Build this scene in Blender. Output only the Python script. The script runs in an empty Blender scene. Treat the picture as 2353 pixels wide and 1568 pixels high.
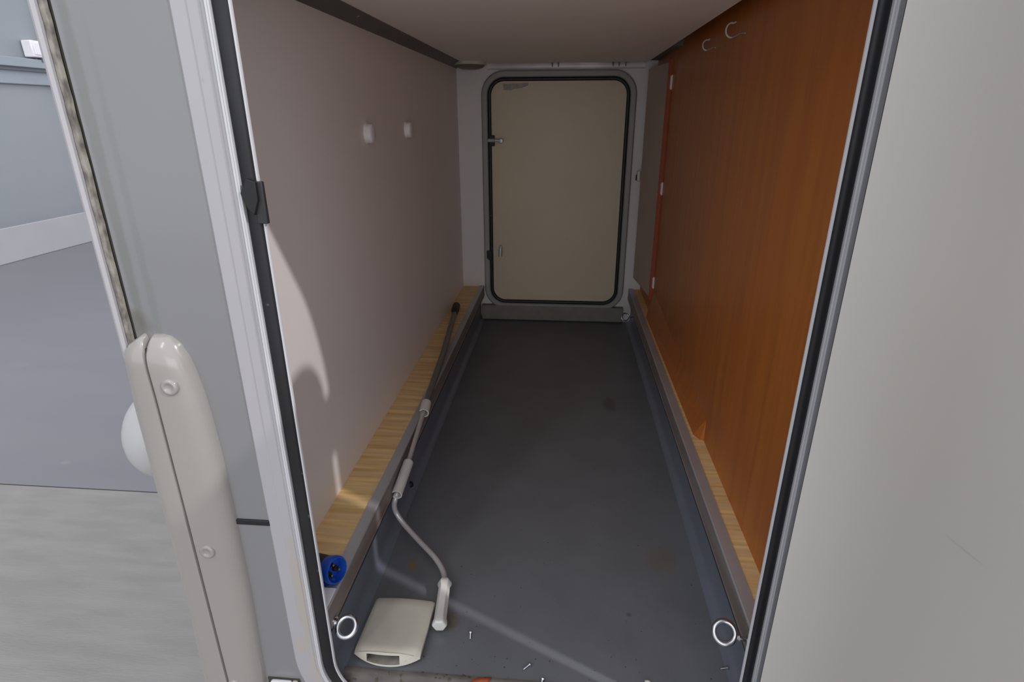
import bpy, bmesh, math, random
from mathutils import Vector, Matrix
random.seed(7)
C = bpy.context.scene.collection
sc = bpy.context.scene

# ------------------------------------------------------------ camera, world, lights, exposure
cam_d = bpy.data.cameras.new('camera'); cam = bpy.data.objects.new('camera', cam_d); C.objects.link(cam)
cam_d.sensor_width = 36.0; cam_d.lens = 1323.4465/2353*36.0; cam_d.clip_start = 0.02; cam_d.clip_end = 200
R_ = Vector((0.99614773, 0.08764551, -0.00282044)); U_ = Vector((-0.02934865, 0.36352985, 0.93112013)); W_ = Vector((-0.08263381, 0.92745044, -0.36470172))
m = Matrix.Identity(4)
for i in range(3):
    m[i][0] = R_[i]; m[i][1] = U_[i]; m[i][2] = -W_[i]
m[0][3], m[1][3], m[2][3] = 0.0, -0.80511, 1.03
cam.matrix_world = m
sc.camera = cam
sc.cycles.diffuse_bounces = 8; sc.cycles.max_bounces = 14
w = bpy.data.worlds.new('hall_ambience'); sc.world = w; w.use_nodes = True
w.node_tree.nodes['Background'].inputs[0].default_value = (0.90, 0.93, 1.0, 1)
w.node_tree.nodes['Background'].inputs[1].default_value = 1.0
sc.view_settings.view_transform = 'Standard'; sc.view_settings.look = 'None'
sc.view_settings.exposure = 0.5; sc.view_settings.gamma = 1.0; sc.view_settings.use_curve_mapping = False

def lamp(name, kind, loc, target, energy, color, **kw):
    d = bpy.data.lights.new(name, kind); d.energy = energy; d.color = color
    for k, v in kw.items(): setattr(d, k, v)
    o = bpy.data.objects.new(name, d); C.objects.link(o); o.location = loc
    o.rotation_euler = (Vector(target)-Vector(loc)).to_track_quat('-Z', 'Y').to_euler(); return o
LD = Vector((1, -0.49, 0.86))                                   # towards the hall lamp that throws the patch and the streak
lamp('hall_spot_lamp', 'POINT', Vector((-0.52, 0.335, 0.40))+LD*4.2, (0, 0, 0), 430, (1.0, 0.97, 0.97), shadow_soft_size=0.05)
lamp('hall_front_fill', 'AREA', (0.6, -6.5, 0.7), (-0.05, 2.0, 0.65), 34, (1.0, 0.985, 0.96), shape='RECTANGLE', size=4.2, size_y=2.4)  # fill light added behind the camera to brighten the garage, no window there
lamp('hall_strip_lamp', 'AREA', (-1.6, -3.2, 3.6), (-0.2, 0.5, 0.5), 14, (1.0, 0.98, 0.95), shape='RECTANGLE', size=0.3, size_y=1.8)
lamp('hall_strip_lamp', 'AREA', (-4.8, 1.0, 3.8), (-5.8, 3.5, 0.3), 95, (0.95, 0.97, 1.0), shape='RECTANGLE', size=0.4, size_y=2.5)

# ------------------------------------------------------------ materials
def mat(name, col, rough=0.5, metal=0.0, col2=None, scale=8.0, stretch=(1, 1, 1), lo=0.35, hi=0.65, bump=0.0, bscale=None, detail=3, coat=0.0, spec=0.5, extra=None):
    M = bpy.data.materials.new(name); M.use_nodes = True; nt = M.node_tree; N = nt.nodes; L = nt.links
    b = N['Principled BSDF']; b.inputs['Roughness'].default_value = rough; b.inputs['Metallic'].default_value = metal
    b.inputs['Coat Weight'].default_value = coat; b.inputs['Coat Roughness'].default_value = 0.12
    b.inputs['Specular IOR Level'].default_value = spec
    tc = N.new('ShaderNodeTexCoord'); mp = N.new('ShaderNodeMapping'); mp.inputs['Scale'].default_value = stretch
    L.new(tc.outputs['Object'], mp.inputs[0])
    ns = N.new('ShaderNodeTexNoise'); ns.inputs['Scale'].default_value = scale; ns.inputs['Detail'].default_value = detail
    L.new(mp.outputs[0], ns.inputs['Vector'])
    r = N.new('ShaderNodeMapRange'); r.inputs[1].default_value = lo; r.inputs[2].default_value = hi
    L.new(ns.outputs[0], r.inputs[0])
    mx = N.new('ShaderNodeMix'); mx.data_type = 'RGBA'
    mx.inputs[6].default_value = (*col, 1); mx.inputs[7].default_value = (*(col2 or tuple(c*0.93 for c in col)), 1)
    L.new(r.outputs[0], mx.inputs[0]); last = mx.outputs[2]
    if extra: last = extra(nt, tc, last)
    L.new(last, b.inputs['Base Color'])
    if bump:
        n2 = N.new('ShaderNodeTexNoise'); n2.inputs['Scale'].default_value = bscale or scale*6; n2.inputs['Detail'].default_value = 3
        L.new(mp.outputs[0], n2.inputs['Vector'])
        bp = N.new('ShaderNodeBump'); bp.inputs['Strength'].default_value = bump; bp.inputs['Distance'].default_value = 0.002
        L.new(n2.outputs[0], bp.inputs['Height']); L.new(bp.outputs[0], b.inputs['Normal'])
    return M

def spots(lst, nscale=30, amt=0.6):
    """stains with a place of their own: (centre, radius, colour, strength)"""
    def f(nt, tc, last):
        N, L = nt.nodes, nt.links
        n = N.new('ShaderNodeTexNoise'); n.inputs['Scale'].default_value = nscale; n.inputs['Detail'].default_value = 4
        L.new(tc.outputs['Object'], n.inputs['Vector'])
        for (c, rad, col, st) in lst:
            mp = N.new('ShaderNodeMapping'); mp.inputs['Location'].default_value = tuple(-ci/ri for ci, ri in zip(c, rad)); mp.inputs['Scale'].default_value = tuple(1/ri for ri in rad)
            L.new(tc.outputs['Object'], mp.inputs[0])
            ln = N.new('ShaderNodeVectorMath'); ln.operation = 'LENGTH'; L.new(mp.outputs[0], ln.inputs[0])
            ad = N.new('ShaderNodeMath'); ad.operation = 'MULTIPLY_ADD'; ad.inputs[1].default_value = amt*2; L.new(n.outputs[0], ad.inputs[0]); L.new(ln.outputs['Value'], ad.inputs[2])
            mr = N.new('ShaderNodeMapRange'); mr.inputs[1].default_value = 0.55+amt; mr.inputs[2].default_value = 1.0+amt; mr.inputs[3].default_value = st; mr.inputs[4].default_value = 0
            L.new(ad.outputs[0], mr.inputs[0])
            mx = N.new('ShaderNodeMix'); mx.data_type = 'RGBA'; mx.inputs[7].default_value = (*col, 1)
            L.new(mr.outputs[0], mx.inputs[0]); L.new(last, mx.inputs[6]); last = mx.outputs[2]
        return last
    return f
def specks(scale, thr, col, st=0.8, then=None):
    def f(nt, tc, last):
        N, L = nt.nodes, nt.links
        if then: last = then(nt, tc, last)
        v = N.new('ShaderNodeTexNoise'); v.inputs['Scale'].default_value = scale; v.inputs['Detail'].default_value = 1
        L.new(tc.outputs['Object'], v.inputs['Vector'])
        mr = N.new('ShaderNodeMapRange'); mr.inputs[1].default_value = thr; mr.inputs[2].default_value = thr+0.04; mr.inputs[4].default_value = st
        L.new(v.outputs[0], mr.inputs[0])
        mx = N.new('ShaderNodeMix'); mx.data_type = 'RGBA'; mx.inputs[7].default_value = (*col, 1)
        L.new(mr.outputs[0], mx.inputs[0]); L.new(last, mx.inputs[6]); return mx.outputs[2]
    return f
def bands(axis, scale, col, dist=2.0, st=0.6):
    def f(nt, tc, last):
        N, L = nt.nodes, nt.links
        wv = N.new('ShaderNodeTexWave'); wv.wave_type = 'BANDS'; wv.bands_direction = axis; wv.inputs['Scale'].default_value = scale
        wv.inputs['Distortion'].default_value = dist; wv.inputs['Detail'].default_value = 2; wv.inputs['Detail Scale'].default_value = 0.6
        L.new(tc.outputs['Object'], wv.inputs['Vector'])
        mr = N.new('ShaderNodeMapRange'); mr.inputs[1].default_value = 0.3; mr.inputs[2].default_value = 1.0; mr.inputs[4].default_value = st; L.new(wv.outputs['Fac'], mr.inputs[0])
        mx = N.new('ShaderNodeMix'); mx.data_type = 'RGBA'; mx.inputs[7].default_value = (*col, 1)
        L.new(mr.outputs[0], mx.inputs[0]); L.new(last, mx.inputs[6]); return mx.outputs[2]
    return f

GEL = mat('white_gelcoat', (0.218, 0.216, 0.220), 0.30, col2=(0.210, 0.210, 0.213), scale=2.5, coat=0.3, extra=spots([((-0.628, -0.04, 1.0), (0.010, 0.2, 0.50), (0.15, 0.155, 0.14), 0.6), ((-0.603, -0.04, 0.85), (0.007, 0.2, 0.35), (0.16, 0.165, 0.155), 0.35), ((-0.655, -0.04, 0.74), (0.05, 0.2, 0.03), (0.10, 0.09, 0.06), 0.5)], 25, 0.4))
LEAF = mat('cream_gelcoat', (0.48, 0.46, 0.425), 0.36, col2=(0.465, 0.445, 0.41), scale=3, coat=0.2,
           extra=spots([((0.42, -0.30, 0.62), (0.03, 0.03, 0.002), (0.35, 0.34, 0.32), 0.5)], 20, 0.2))
FRAME = mat('white_powder_coat', (0.40, 0.385, 0.40), 0.38, col2=(0.385, 0.375, 0.39), scale=6,
            extra=specks(55, 0.78, (0.32, 0.30, 0.27), 0.6, spots([((-0.452, -0.05, 0.22), (0.014, 0.03, 0.16), (0.40, 0.36, 0.31), 0.75), ((-0.470, -0.05, 0.10), (0.012, 0.03, 0.03), (0.42, 0.37, 0.33), 0.7), ((-0.447, -0.05, 0.02), (0.012, 0.03, 0.08), (0.42, 0.38, 0.34), 0.7)], 40, 0.5)))
LIP = mat('bright_aluminium_lip', (0.58, 0.575, 0.595), 0.35, 0.0)
RUB = mat('black_rubber', (0.011, 0.011, 0.013), 0.45, col2=(0.018, 0.018, 0.021), scale=40, stretch=(1, 1, 0.15), spec=0.35, extra=specks(60, 0.76, (0.12, 0.12, 0.12), 0.7))
RAILG = mat('grey_anodised_profile', (0.30, 0.31, 0.34), 0.45, 0.0, scale=30)
ALU = mat('dull_aluminium', (0.50, 0.51, 0.54), 0.42, 0.4, col2=(0.44, 0.44, 0.46), scale=12, stretch=(1, 0.2, 1))
ALUF = mat('reflection_tinted_aluminium', (0.29, 0.25, 0.235), 0.5, 0.25, col2=(0.22, 0.18, 0.165), scale=10, stretch=(1, 0.3, 3), extra=specks(70, 0.75, (0.25, 0.12, 0.10), 0.5))  # darker pinkish tone paints the side face's reflections; specks are surface marks
CHROME = mat('zinc_plated_steel', (0.56, 0.57, 0.60), 0.24, 1.0, scale=20)
WALL = mat('pale_foil_board', (0.85, 0.80, 0.785), 0.5, col2=(0.82, 0.78, 0.76), scale=2.5, bump=0.08, bscale=400)
WHITEW = mat('white_wall_board', (0.70, 0.66, 0.66), 0.5, scale=3)
CEIL = mat('pale_ceiling_board', (0.88, 0.835, 0.78), 0.55, scale=2.2, col2=(0.85, 0.805, 0.75))
DARK = mat('dark_grey_profile', (0.14, 0.13, 0.115), 0.55, scale=8, col2=(0.11, 0.105, 0.095))
VINYL = mat('dark_vinyl_floor', (0.160, 0.166, 0.180), 0.42, col2=(0.140, 0.146, 0.158), scale=7, bump=0.12, bscale=500,
            extra=specks(95, 0.755, (0.03, 0.03, 0.03), 0.7, spots([((-0.342, 0.286, 0), (0.014, 0.016, 1), (0.22, 0.13, 0.04), 0.7), ((0.267, 0.353, 0), (0.05, 0.06, 1), (0.15, 0.12, 0.08), 0.4), ((0.196, 1.181, 0), (0.03, 0.07, 1), (0.06, 0.06, 0.05), 0.5),
                   ((-0.22, 0.13, 0), (0.025, 0.025, 1), (0.12, 0.10, 0.05), 0.6), ((0.17, 0.18, 0), (0.007, 0.007, 1), (0.05, 0.05, 0.05), 0.5)], 35, 0.5)))
VINYLU = mat('blue_grey_vinyl_upstand', (0.165, 0.182, 0.225), 0.36, scale=10, bump=0.1, bscale=400)
WOOD = mat('light_cross_grained_wood', (0.93, 0.68, 0.33), 0.55, col2=(0.66, 0.42, 0.17), scale=11, stretch=(0.5, 6, 1), extra=bands('Y', 6.0, (0.76, 0.55, 0.30), 3.5, 0.6))
ORANGE = mat('cherry_veneer', (0.475, 0.150, 0.024), 0.42, col2=(0.395, 0.115, 0.019), scale=9, stretch=(1, 4, 0.25), bump=0.06, bscale=60, coat=0.15,
             extra=spots([((0.41, 0.596, 0.841), (1, 0.010, 0.014), (0.45, 0.20, 0.08), 0.8)], 60, 0.2))
EDGE = mat('orange_edging', (0.34, 0.07, 0.03), 0.5, scale=10)
FLAPM = mat('brown_grey_board', (0.48, 0.39, 0.33), 0.5, scale=5, col2=(0.45, 0.365, 0.305))
DOORP = mat('beige_door_skin', (0.55, 0.47, 0.34), 0.45, scale=4, col2=(0.53, 0.455, 0.325))
DFRAME = mat('grey_door_frame', (0.33, 0.33, 0.32), 0.5, scale=5)
PLAST = mat('yellowed_white_plastic', (0.62, 0.585, 0.50), 0.42, col2=(0.56, 0.525, 0.45), scale=14, extra=specks(45, 0.74, (0.36, 0.30, 0.24), 0.45))
PINNER = mat('dark_mottled_plastic_inside', (0.36, 0.33, 0.28), 0.6, col2=(0.12, 0.11, 0.095), scale=22)  # darker, mottled tone for the inside of the hollow
SLEEVE = mat('light_grey_plastic', (0.66, 0.65, 0.62), 0.38, scale=20)
ROD = mat('grey_painted_steel_tube', (0.56, 0.54, 0.53), 0.30, 0.35, scale=15)
TUBE = mat('dull_grey_tube', (0.20, 0.195, 0.185), 0.4, 0.4, scale=15)
BLUE = mat('blue_plastic', (0.012, 0.085, 0.50), 0.35, scale=12, col2=(0.01, 0.07, 0.44))
BLACK = mat('black_plastic', (0.008, 0.008, 0.009), 0.6, scale=12)
GREYP = mat('dark_grey_plastic', (0.022, 0.022, 0.024), 0.6, scale=12)
WHITE = mat('white_plastic', (0.86, 0.83, 0.86), 0.4, scale=12)
CREAM = mat('glossy_cream_plastic', (0.32, 0.30, 0.278), 0.22, col2=(0.305, 0.288, 0.268), scale=3, coat=0.6)
SEALANT = mat('dirty_sealant', (0.30, 0.275, 0.24), 0.7, col2=(0.12, 0.105, 0.09), scale=75, stretch=(1, 1, 0.5), lo=0.4, hi=0.62, bump=0.5, bscale=150)
GRIME = mat('black_green_grime', (0.05, 0.045, 0.03), 0.8, scale=30)
CONC = mat('smooth_hall_floor', (0.19, 0.18, 0.195), 0.34, col2=(0.18, 0.172, 0.188), scale=1.4, stretch=(0.5, 2.2, 1),
           extra=spots([((-4.025, 2.807, 0), (0.09, 0.06, 9), (0.2, 0.2, 0.2), 0.5), ((-2.625, 1.617, 0), (0.03, 0.02, 9), (0.24, 0.24, 0.24), 0.5)], 12, 0.4))
CONC2 = mat('brushed_concrete', (0.25, 0.236, 0.222), 0.42, col2=(0.215, 0.204, 0.192), scale=6, stretch=(0.6, 2.6, 1), bump=0.5, bscale=60)
HWALL = mat('pale_blue_grey_panel', (0.28, 0.295, 0.315), 0.4, scale=0.8, col2=(0.26, 0.28, 0.30))
HRAIL = mat('slate_grey_rail', (0.30, 0.335, 0.375), 0.45, scale=2)
HRAILD = mat('deep_grey_rail', (0.11, 0.125, 0.14), 0.5, scale=2)
HCURB = mat('white_curb', (0.45, 0.44, 0.455), 0.5, scale=1.5)
LEAFM = mat('dry_orange_leaf', (0.40, 0.09, 0.03), 0.7, scale=40, col2=(0.25, 0.05, 0.02))
DIRT = mat('brown_crumbs', (0.12, 0.085, 0.05), 0.9, scale=40, col2=(0.05, 0.04, 0.03))

# ------------------------------------------------------------ mesh helpers
def link(name, bm, material, parent=None, smooth=False, bevel=0.0, seg=2, flat_angle=35):
    bmesh.ops.recalc_face_normals(bm, faces=bm.faces)
    me = bpy.data.meshes.new(name); bm.to_mesh(me); bm.free()
    ms = material if isinstance(material, (list, tuple)) else [material]
    for x in ms: me.materials.append(x)
    o = bpy.data.objects.new(name, me); C.objects.link(o)
    if parent: o.parent = parent
    if bevel:
        b = o.modifiers.new('b', 'BEVEL'); b.width = bevel; b.segments = seg; b.limit_method = 'ANGLE'; b.angle_limit = math.radians(30)
    if smooth or bevel:
        for p in me.polygons: p.use_smooth = True
        me.set_sharp_from_angle(angle=math.radians(flat_angle))
    return o
def tag(o, label=None, cat=None, group=None, kind=None):
    if label: o['label'] = label
    if cat: o['category'] = cat
    if group: o['group'] = group
    if kind: o['kind'] = kind
    return o
def empty(name, loc=(0, 0, 0), rz=0.0):
    o = bpy.data.objects.new(name, None); C.objects.link(o); o.location = loc; o.rotation_euler = (0, 0, rz); o.empty_display_size = 0.05
    return o
def box(bm, x0, x1, y0, y1, z0, z1):
    vs = [bm.verts.new((x, y, z)) for x in (x0, x1) for y in (y0, y1) for z in (z0, z1)]
    for f in ((0, 1, 3, 2), (4, 6, 7, 5), (0, 4, 5, 1), (2, 3, 7, 6), (0, 2, 6, 4), (1, 5, 7, 3)): bm.faces.new([vs[i] for i in f])
    return vs
def mbox(name, material, parent, x0, x1, y0, y1, z0, z1, bevel=0.0):
    bm = bmesh.new(); box(bm, x0, x1, y0, y1, z0, z1); return link(name, bm, material, parent, bevel=bevel)
def prism(bm, pts, f0, f1):
    """pts: 2D outline; f0/f1 map a 2D point to 3D at both ends"""
    a = [bm.verts.new(f0(*p)) for p in pts]; b = [bm.verts.new(f1(*p)) for p in pts]
    n = len(pts)
    for i in range(n): bm.faces.new((a[i], a[(i+1) % n], b[(i+1) % n], b[i]))
    bm.faces.new(a); bm.faces.new(list(reversed(b)))
def frames(path):
    out = []; n = len(path); up = Vector((0, 0, 1))
    for i in range(n):
        t = (path[min(i+1, n-1)]-path[max(i-1, 0)]).normalized()
        if i == 0:
            s = t.cross(up) if abs(t.dot(up)) < 0.95 else t.cross(Vector((1, 0, 0)))
        else: s = out[-1][0]-t*out[-1][0].dot(t)
        s.normalize(); out.append((s, t.cross(s), t))
    return out
def tube(bm, path, r, n=14, cap=True):
    path = [Vector(p) for p in path]; fr = frames(path); rs = r if isinstance(r, (list, tuple)) else [r]*len(path)
    rings = [[bm.verts.new(p+(s*math.cos(2*math.pi*k/n)+u*math.sin(2*math.pi*k/n))*rr) for k in range(n)] for p, (s, u, t), rr in zip(path, fr, rs)]
    for a, b in zip(rings, rings[1:]):
        for k in range(n): bm.faces.new((a[k], a[(k+1) % n], b[(k+1) % n], b[k]))
    if cap: bm.faces.new(rings[0]); bm.faces.new(list(reversed(rings[-1])))
def spline(pts, sub=8):
    P = [Vector(p) for p in pts]; P = [2*P[0]-P[1]]+P+[2*P[-1]-P[-2]]; out = []
    for i in range(1, len(P)-2):
        for j in range(sub):
            t = j/sub; a, b, c, d = P[i-1:i+3]
            out.append(0.5*((2*b)+(c-a)*t+(2*a-5*b+4*c-d)*t*t+(3*b-a-3*c+d)*t**3))
    out.append(P[-2]); return out
def lathe(bm, prof, M, n=24):
    """prof: (radius, height) along local z, M places it"""
    rings = []
    for r, z in prof:
        rings.append([bm.verts.new(M @ Vector((0, 0, z)))] if r < 1e-6 else [bm.verts.new(M @ Vector((r*math.cos(2*math.pi*k/n), r*math.sin(2*math.pi*k/n), z))) for k in range(n)])
    for a, b in zip(rings, rings[1:]):
        for k in range(n):
            k2 = (k+1) % n
            if len(a) == 1 and len(b) == 1: continue
            if len(a) == 1: bm.faces.new((a[0], b[k2], b[k]))
            elif len(b) == 1: bm.faces.new((a[k], a[k2], b[0]))
            else: bm.faces.new((a[k], a[k2], b[k2], b[k]))
def axisM(loc, d, up=(0, 0, 1)):
    q = Vector(d).to_track_quat('Z', 'Y'); return Matrix.Translation(loc) @ q.to_matrix().to_4x4()
def torus(bm, M, R, r, n=36, k=12):
    rg = [[bm.verts.new(M @ Vector(((R+r*math.cos(2*math.pi*j/k))*math.cos(2*math.pi*i/n), (R+r*math.cos(2*math.pi*j/k))*math.sin(2*math.pi*i/n), r*math.sin(2*math.pi*j/k)))) for j in range(k)] for i in range(n)]
    for i in range(n):
        for j in range(k): bm.faces.new((rg[i][j], rg[(i+1) % n][j], rg[(i+1) % n][(j+1) % k], rg[i][(j+1) % k]))
def rrect(x0, x1, z0, z1, r, d=0.0, n=10):
    """rounded rectangle pushed outwards by d: list of (x, z)"""
    out = []
    for cx, cz, a0 in ((x1-r, z1-r, 0), (x0+r, z1-r, 90), (x0+r, z0+r, 180), (x1-r, z0+r, 270)):
        for i in range(n+1):
            a = math.radians(a0+90*i/n); out.append((cx+(r+d)*math.cos(a), cz+(r+d)*math.sin(a)))
    return out
def ring_sweep(bm, rect, prof, closed=True, n=10, wide=0.0):
    """prof: list of (offset d, y); swept round the rounded rectangle"""
    loops = []
    for d, y in prof: mid = (rect[0]+rect[1])/2; ex = wide*max(0.0, min(1.0, (d-0.003)/0.0125)); loops.append([bm.verts.new((x-(ex if x < mid else 0), y, z)) for x, z in rrect(*rect, d=d, n=n)])
    k = len(loops[0]); m_ = len(loops)
    for i in range(m_ if closed else m_-1):
        a, b = loops[i], loops[(i+1) % m_]
        for j in range(k): bm.faces.new((a[j], a[(j+1) % k], b[(j+1) % k], b[j]))

YB = -0.04; L_ = 2.147
# ------------------------------------------------------------ SETTING: hall behind the vehicle
hf = mbox('floor', CONC2, None, -14, 9, -8, 1.404, -0.78, -0.70); tag(hf, kind='structure')
hs = mbox('floor_slab', CONC, hf, -14, 9, 1.412, 16, -0.78, -0.70)
hj = mbox('floor_joint', GRIME, hf, -14, 9, 1.404, 1.412, -0.78, -0.706)
hw = mbox('wall_hall', HWALL, None, -7.15, -7.0, -6, 16, -0.70, 6.0); tag(hw, kind='structure')
hc = mbox('curb', HCURB, hw, -7.0, -6.985, -6, 16, -0.70, -0.27, 0.01)
r_ = empty('wall_rail', (-7.0, 6, 1.58)); tag(r_, 'slate grey double rail running along the pale hall wall', 'rail')
bm = bmesh.new(); box(bm, 0.0, 0.12, -12, 10, 0.04, 0.15); link('upper_beam', bm, HRAIL, r_, bevel=0.01)
bm = bmesh.new(); box(bm, 0.0, 0.05, -12, 10, -0.16, 0.04); link('lower_plate', bm, HRAIL, r_, bevel=0.01)
bm = bmesh.new(); box(bm, 0.05, 0.09, -12, 10, 0.0, 0.04); link('shadow_lip', bm, HRAILD, r_)
p_ = empty('wall_post', (-6.995, 7.55, 1.58)); tag(p_, 'grey upright post rising from the hall wall rail', 'post')
bm = bmesh.new(); box(bm, 0, 0.10, -0.30, 0.35, -0.22, 3.0); link('upright', bm, HRAIL, p_, bevel=0.01)
bm = bmesh.new(); box(bm, 0.10, 0.13, -0.22, 0.2, -0.17, -0.01); link('foot_plate', bm, HRAILD, p_, bevel=0.005)
j_ = empty('junction_box', (-6.88, 6.98, 1.75)); tag(j_, 'small white box fixed above the grey rail on the hall wall', 'box')
bm = bmesh.new(); box(bm, -0.11, 0.03, -0.11, 0.11, 0.0, 0.20); link('housing', bm, WHITE, j_, bevel=0.015)
bm = bmesh.new(); box(bm, 0.03, 0.04, -0.09, 0.09, 0.03, 0.17); link('cover', bm, WHITE, j_, bevel=0.004)
bm = bmesh.new(); box(bm, -0.05, 0.01, 0.02, 0.09, -0.05, 0.0); link('bracket', bm, HRAILD, j_)

# ------------------------------------------------------------ the vehicle
mh = empty('motorhome', (0, 0, -0.70)); tag(mh, 'white motorhome whose tall rear garage hatch stands open towards the viewer', 'motorhome')
mh.location = (0, 0, 0)
OP = (-0.408, 0.337, -0.045, 1.285, 0.11)                       # garage opening (x0, x1, z0, z1, corner radius)
bm = bmesh.new()
box(bm, -0.641, -0.524, YB, 0, 0.387, 2.3); box(bm, -0.524, -0.44, YB, -0.036, 0.387, 2.3)
box(bm, -0.44, 2.6, YB, 0, 1.345, 2.3); box(bm, 0.412, 2.6, YB, 0, -0.30, 1.345); box(bm, 0.366, 0.412, YB, -0.036, -0.30, 1.345)
link('body_panel', bm, GEL, mh)
bm = bmesh.new(); box(bm, -0.641, -0.524, YB-0.0008, 0, -0.30, 0.3762); box(bm, -0.524, -0.44, YB-0.0008, -0.036, -0.30, 0.3762); box(bm, -0.44, 0.365, YB, 0, -0.30, -0.075)
link('lower_panel', bm, GEL, mh)
mbox('dark_molding', BLACK, mh, -0.60, -0.485, YB-0.003, YB+0.01, 0.3762, 0.387, 0.0015)
bm = bmesh.new(); box(bm, -0.667, -0.60, 0, L_+0.06, -0.30, 2.3); box(bm, -0.60, 2.6, L_+0.03, L_+0.06, -0.30, 2.3); box(bm, -0.6, 2.6, 0, L_+0.03, 2.27, 2.3)
link('body_shell', bm, GEL, mh)
bm = bmesh.new()                                                # white corner profile with a rounded nose
prism(bm, [(-0.656, -0.048), (-0.661, -0.050), (-0.666, -0.047), (-0.669, -0.040), (-0.670, 0.03), (-0.656, 0.03)], lambda x, y: (x, y, 0.60), lambda x, y: (x, y, 2.3))
link('corner_profile', bm, FRAME, mh, smooth=True)
bm = bmesh.new()
n = 90
for k in range(n):                                              # lumpy dirty sealant bead
    z0 = 0.66+1.6*k/n; j = random.uniform(-0.0006, 0.0006)
    a = [(-0.656, YB+0.002), (-0.655, YB-0.0035+j), (-0.6485+j, YB-0.003+j), (-0.647+j, YB+0.002)]
    vs = [bm.verts.new((x, y, z0)) for x, y in a]
    if k:
        for i in range(3): bm.faces.new((pv[i], pv[i+1], vs[i+1], vs[i]))
    pv = vs
link('sealant_bead', bm, SEALANT, mh, smooth=True)
mbox('panel_gap', GRIME, mh, -0.656, -0.641, YB+0.004, 0, -0.30, 2.3)
# bumper corner
BR = [(-0.6255, -0.35), (-0.6245, 0.36), (-0.6255, 0.62), (-0.6275, 0.680), (-0.625, 0.700), (-0.612, 0.716), (-0.598, 0.718), (-0.585, 0.710), (-0.571, 0.682), (-0.562, 0.640), (-0.557, 0.590), (-0.553, 0.51), (-0.552, 0.379), (-0.5535, 0.213), (-0.562, 0.0), (-0.575, -0.35)]
BL = [(-0.6285, -0.35), (-0.6265, 0.36), (-0.6275, 0.62), (-0.6300, 0.680), (-0.629, 0.698), (-0.636, 0.712), (-0.650, 0.712), (-0.664, 0.704), (-0.671, 0.690), (-0.676, 0.60), (-0.676, 0.45), (-0.674, 0.37), (-0.678, 0.17), (-0.687, -0.02), (-0.70, -0.35)]
def interp(P, z):
    for (x0, z0), (x1, z1) in zip(P, P[1:]):
        if z0 <= z <= z1: return x0+(x1-x0)*(z-z0)/(z1-z0)
    return P[-1][0] if z > P[-1][1] else P[0][0]
SCL = 0.983
def sc2(P): return sorted([(x*SCL, 1.03-(1.03-z)*SCL) for x, z in P], key=lambda p: p[1])
ZT = 1.03-(1.03-0.719)*SCL
SEAM = sc2([(-0.6265, -0.35), (-0.6255, 0.36), (-0.6265, 0.62), (-0.6285, 0.690), (-0.6285, 0.73)])
RGT = sc2([(-0.575, -0.35), (-0.562, 0.0), (-0.5535, 0.213), (-0.552, 0.379), (-0.553, 0.51), (-0.557, 0.590), (-0.562, 0.640), (-0.571, 0.682), (-0.582, 0.705), (-0.594, 0.716), (-0.606, 0.719)])
LFT = sc2([(-0.703, -0.35), (-0.689, -0.02), (-0.680, 0.17), (-0.678, 0.37), (-0.679, 0.45), (-0.678, 0.60), (-0.673, 0.688), (-0.664, 0.704), (-0.650, 0.713), (-0.640, 0.719)])
zs = [-0.35+0.02*i for i in range(50)]; zs = [z for z in zs if z < ZT-0.06]+[ZT-0.06+0.06*math.sin(math.radians(6*i)) for i in range(16)]
for nm, side in (('bumper_inner_half', 1), ('bumper_outer_half', -1)):
    bm = bmesh.new(); rows_ = []
    for z in zs:
        q = min(1.0, max(0.0, (z-(ZT-0.05))/0.05)); dome = math.sqrt(max(0.0, 1-q*q)); xs = interp(SEAM, z)+side*(0.0014+0.0055*q**3); row = []
        if side > 0:
            xe = interp(RGT, z); top = [(xs, YB+0.01), (xs, YB-0.022*dome), (xs+0.0012, YB-0.0258*dome)]
            for i in range(1, 15):
                u = i/14; top.append((xs+0.0012+(xe-xs-0.0012)*u, YB-0.0262*dome*(max(0, 1-u**3.2))**0.55-0.0008*(i == 14)))
            top.append((xe, YB+0.01))
        else:
            xe = interp(LFT, z); top = [(xs, YB+0.01), (xs, YB-0.022*dome), (xs-0.0012, YB-0.0258*dome)]
            for i in range(1, 15):
                u = i/14; top.append((xs-0.0012+(xe-xs+0.0012)*(1-(1-u)**1.35), YB-0.0262*dome+0.022*u**4))
            top.append((xe, 0.16))
        rows_.append([bm.verts.new((x, y, z)) for x, y in top])
    for r0, r1 in zip(rows_, rows_[1:]):
        for k in range(len(r0)-1): bm.faces.new((r0[k], r0[k+1], r1[k+1], r1[k]))
    bm.faces.new(rows_[-1])
    link(nm, bm, CREAM, mh, smooth=True, flat_angle=60)
bm = bmesh.new(); box(bm, -0.630, -0.605, -0.056, YB, -0.35, 0.705); link('bumper_seam', bm, GRIME, mh)
for x, z in ((-0.588, 0.647), (-0.592, 0.334), (-0.603, 0.012)):
    bm = bmesh.new(); lathe(bm, [(0.0, 0.0006), (0.006, 0.0006), (0.0075, 0.0022), (0.0105, 0.0024), (0.0130, 0.0010), (0.0138, -0.0015), (0.0138, -0.006)], axisM((x, -0.0665, z), (0, -1, 0)), 24)
    link('screw_cap', bm, CREAM, mh, smooth=True, flat_angle=50)
bm = bmesh.new(); bmesh.ops.create_uvsphere(bm, u_segments=32, v_segments=20, radius=1.0)
for v in bm.verts: v.co = Vector((-0.720+v.co.x*0.068, 0.075+v.co.y*0.085, 0.485+v.co.z*0.088))
link('rounded_side_cover', bm, mat('glossy_white_cover', (0.46, 0.455, 0.46), 0.3, scale=3), mh, smooth=True, flat_angle=180)
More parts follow.
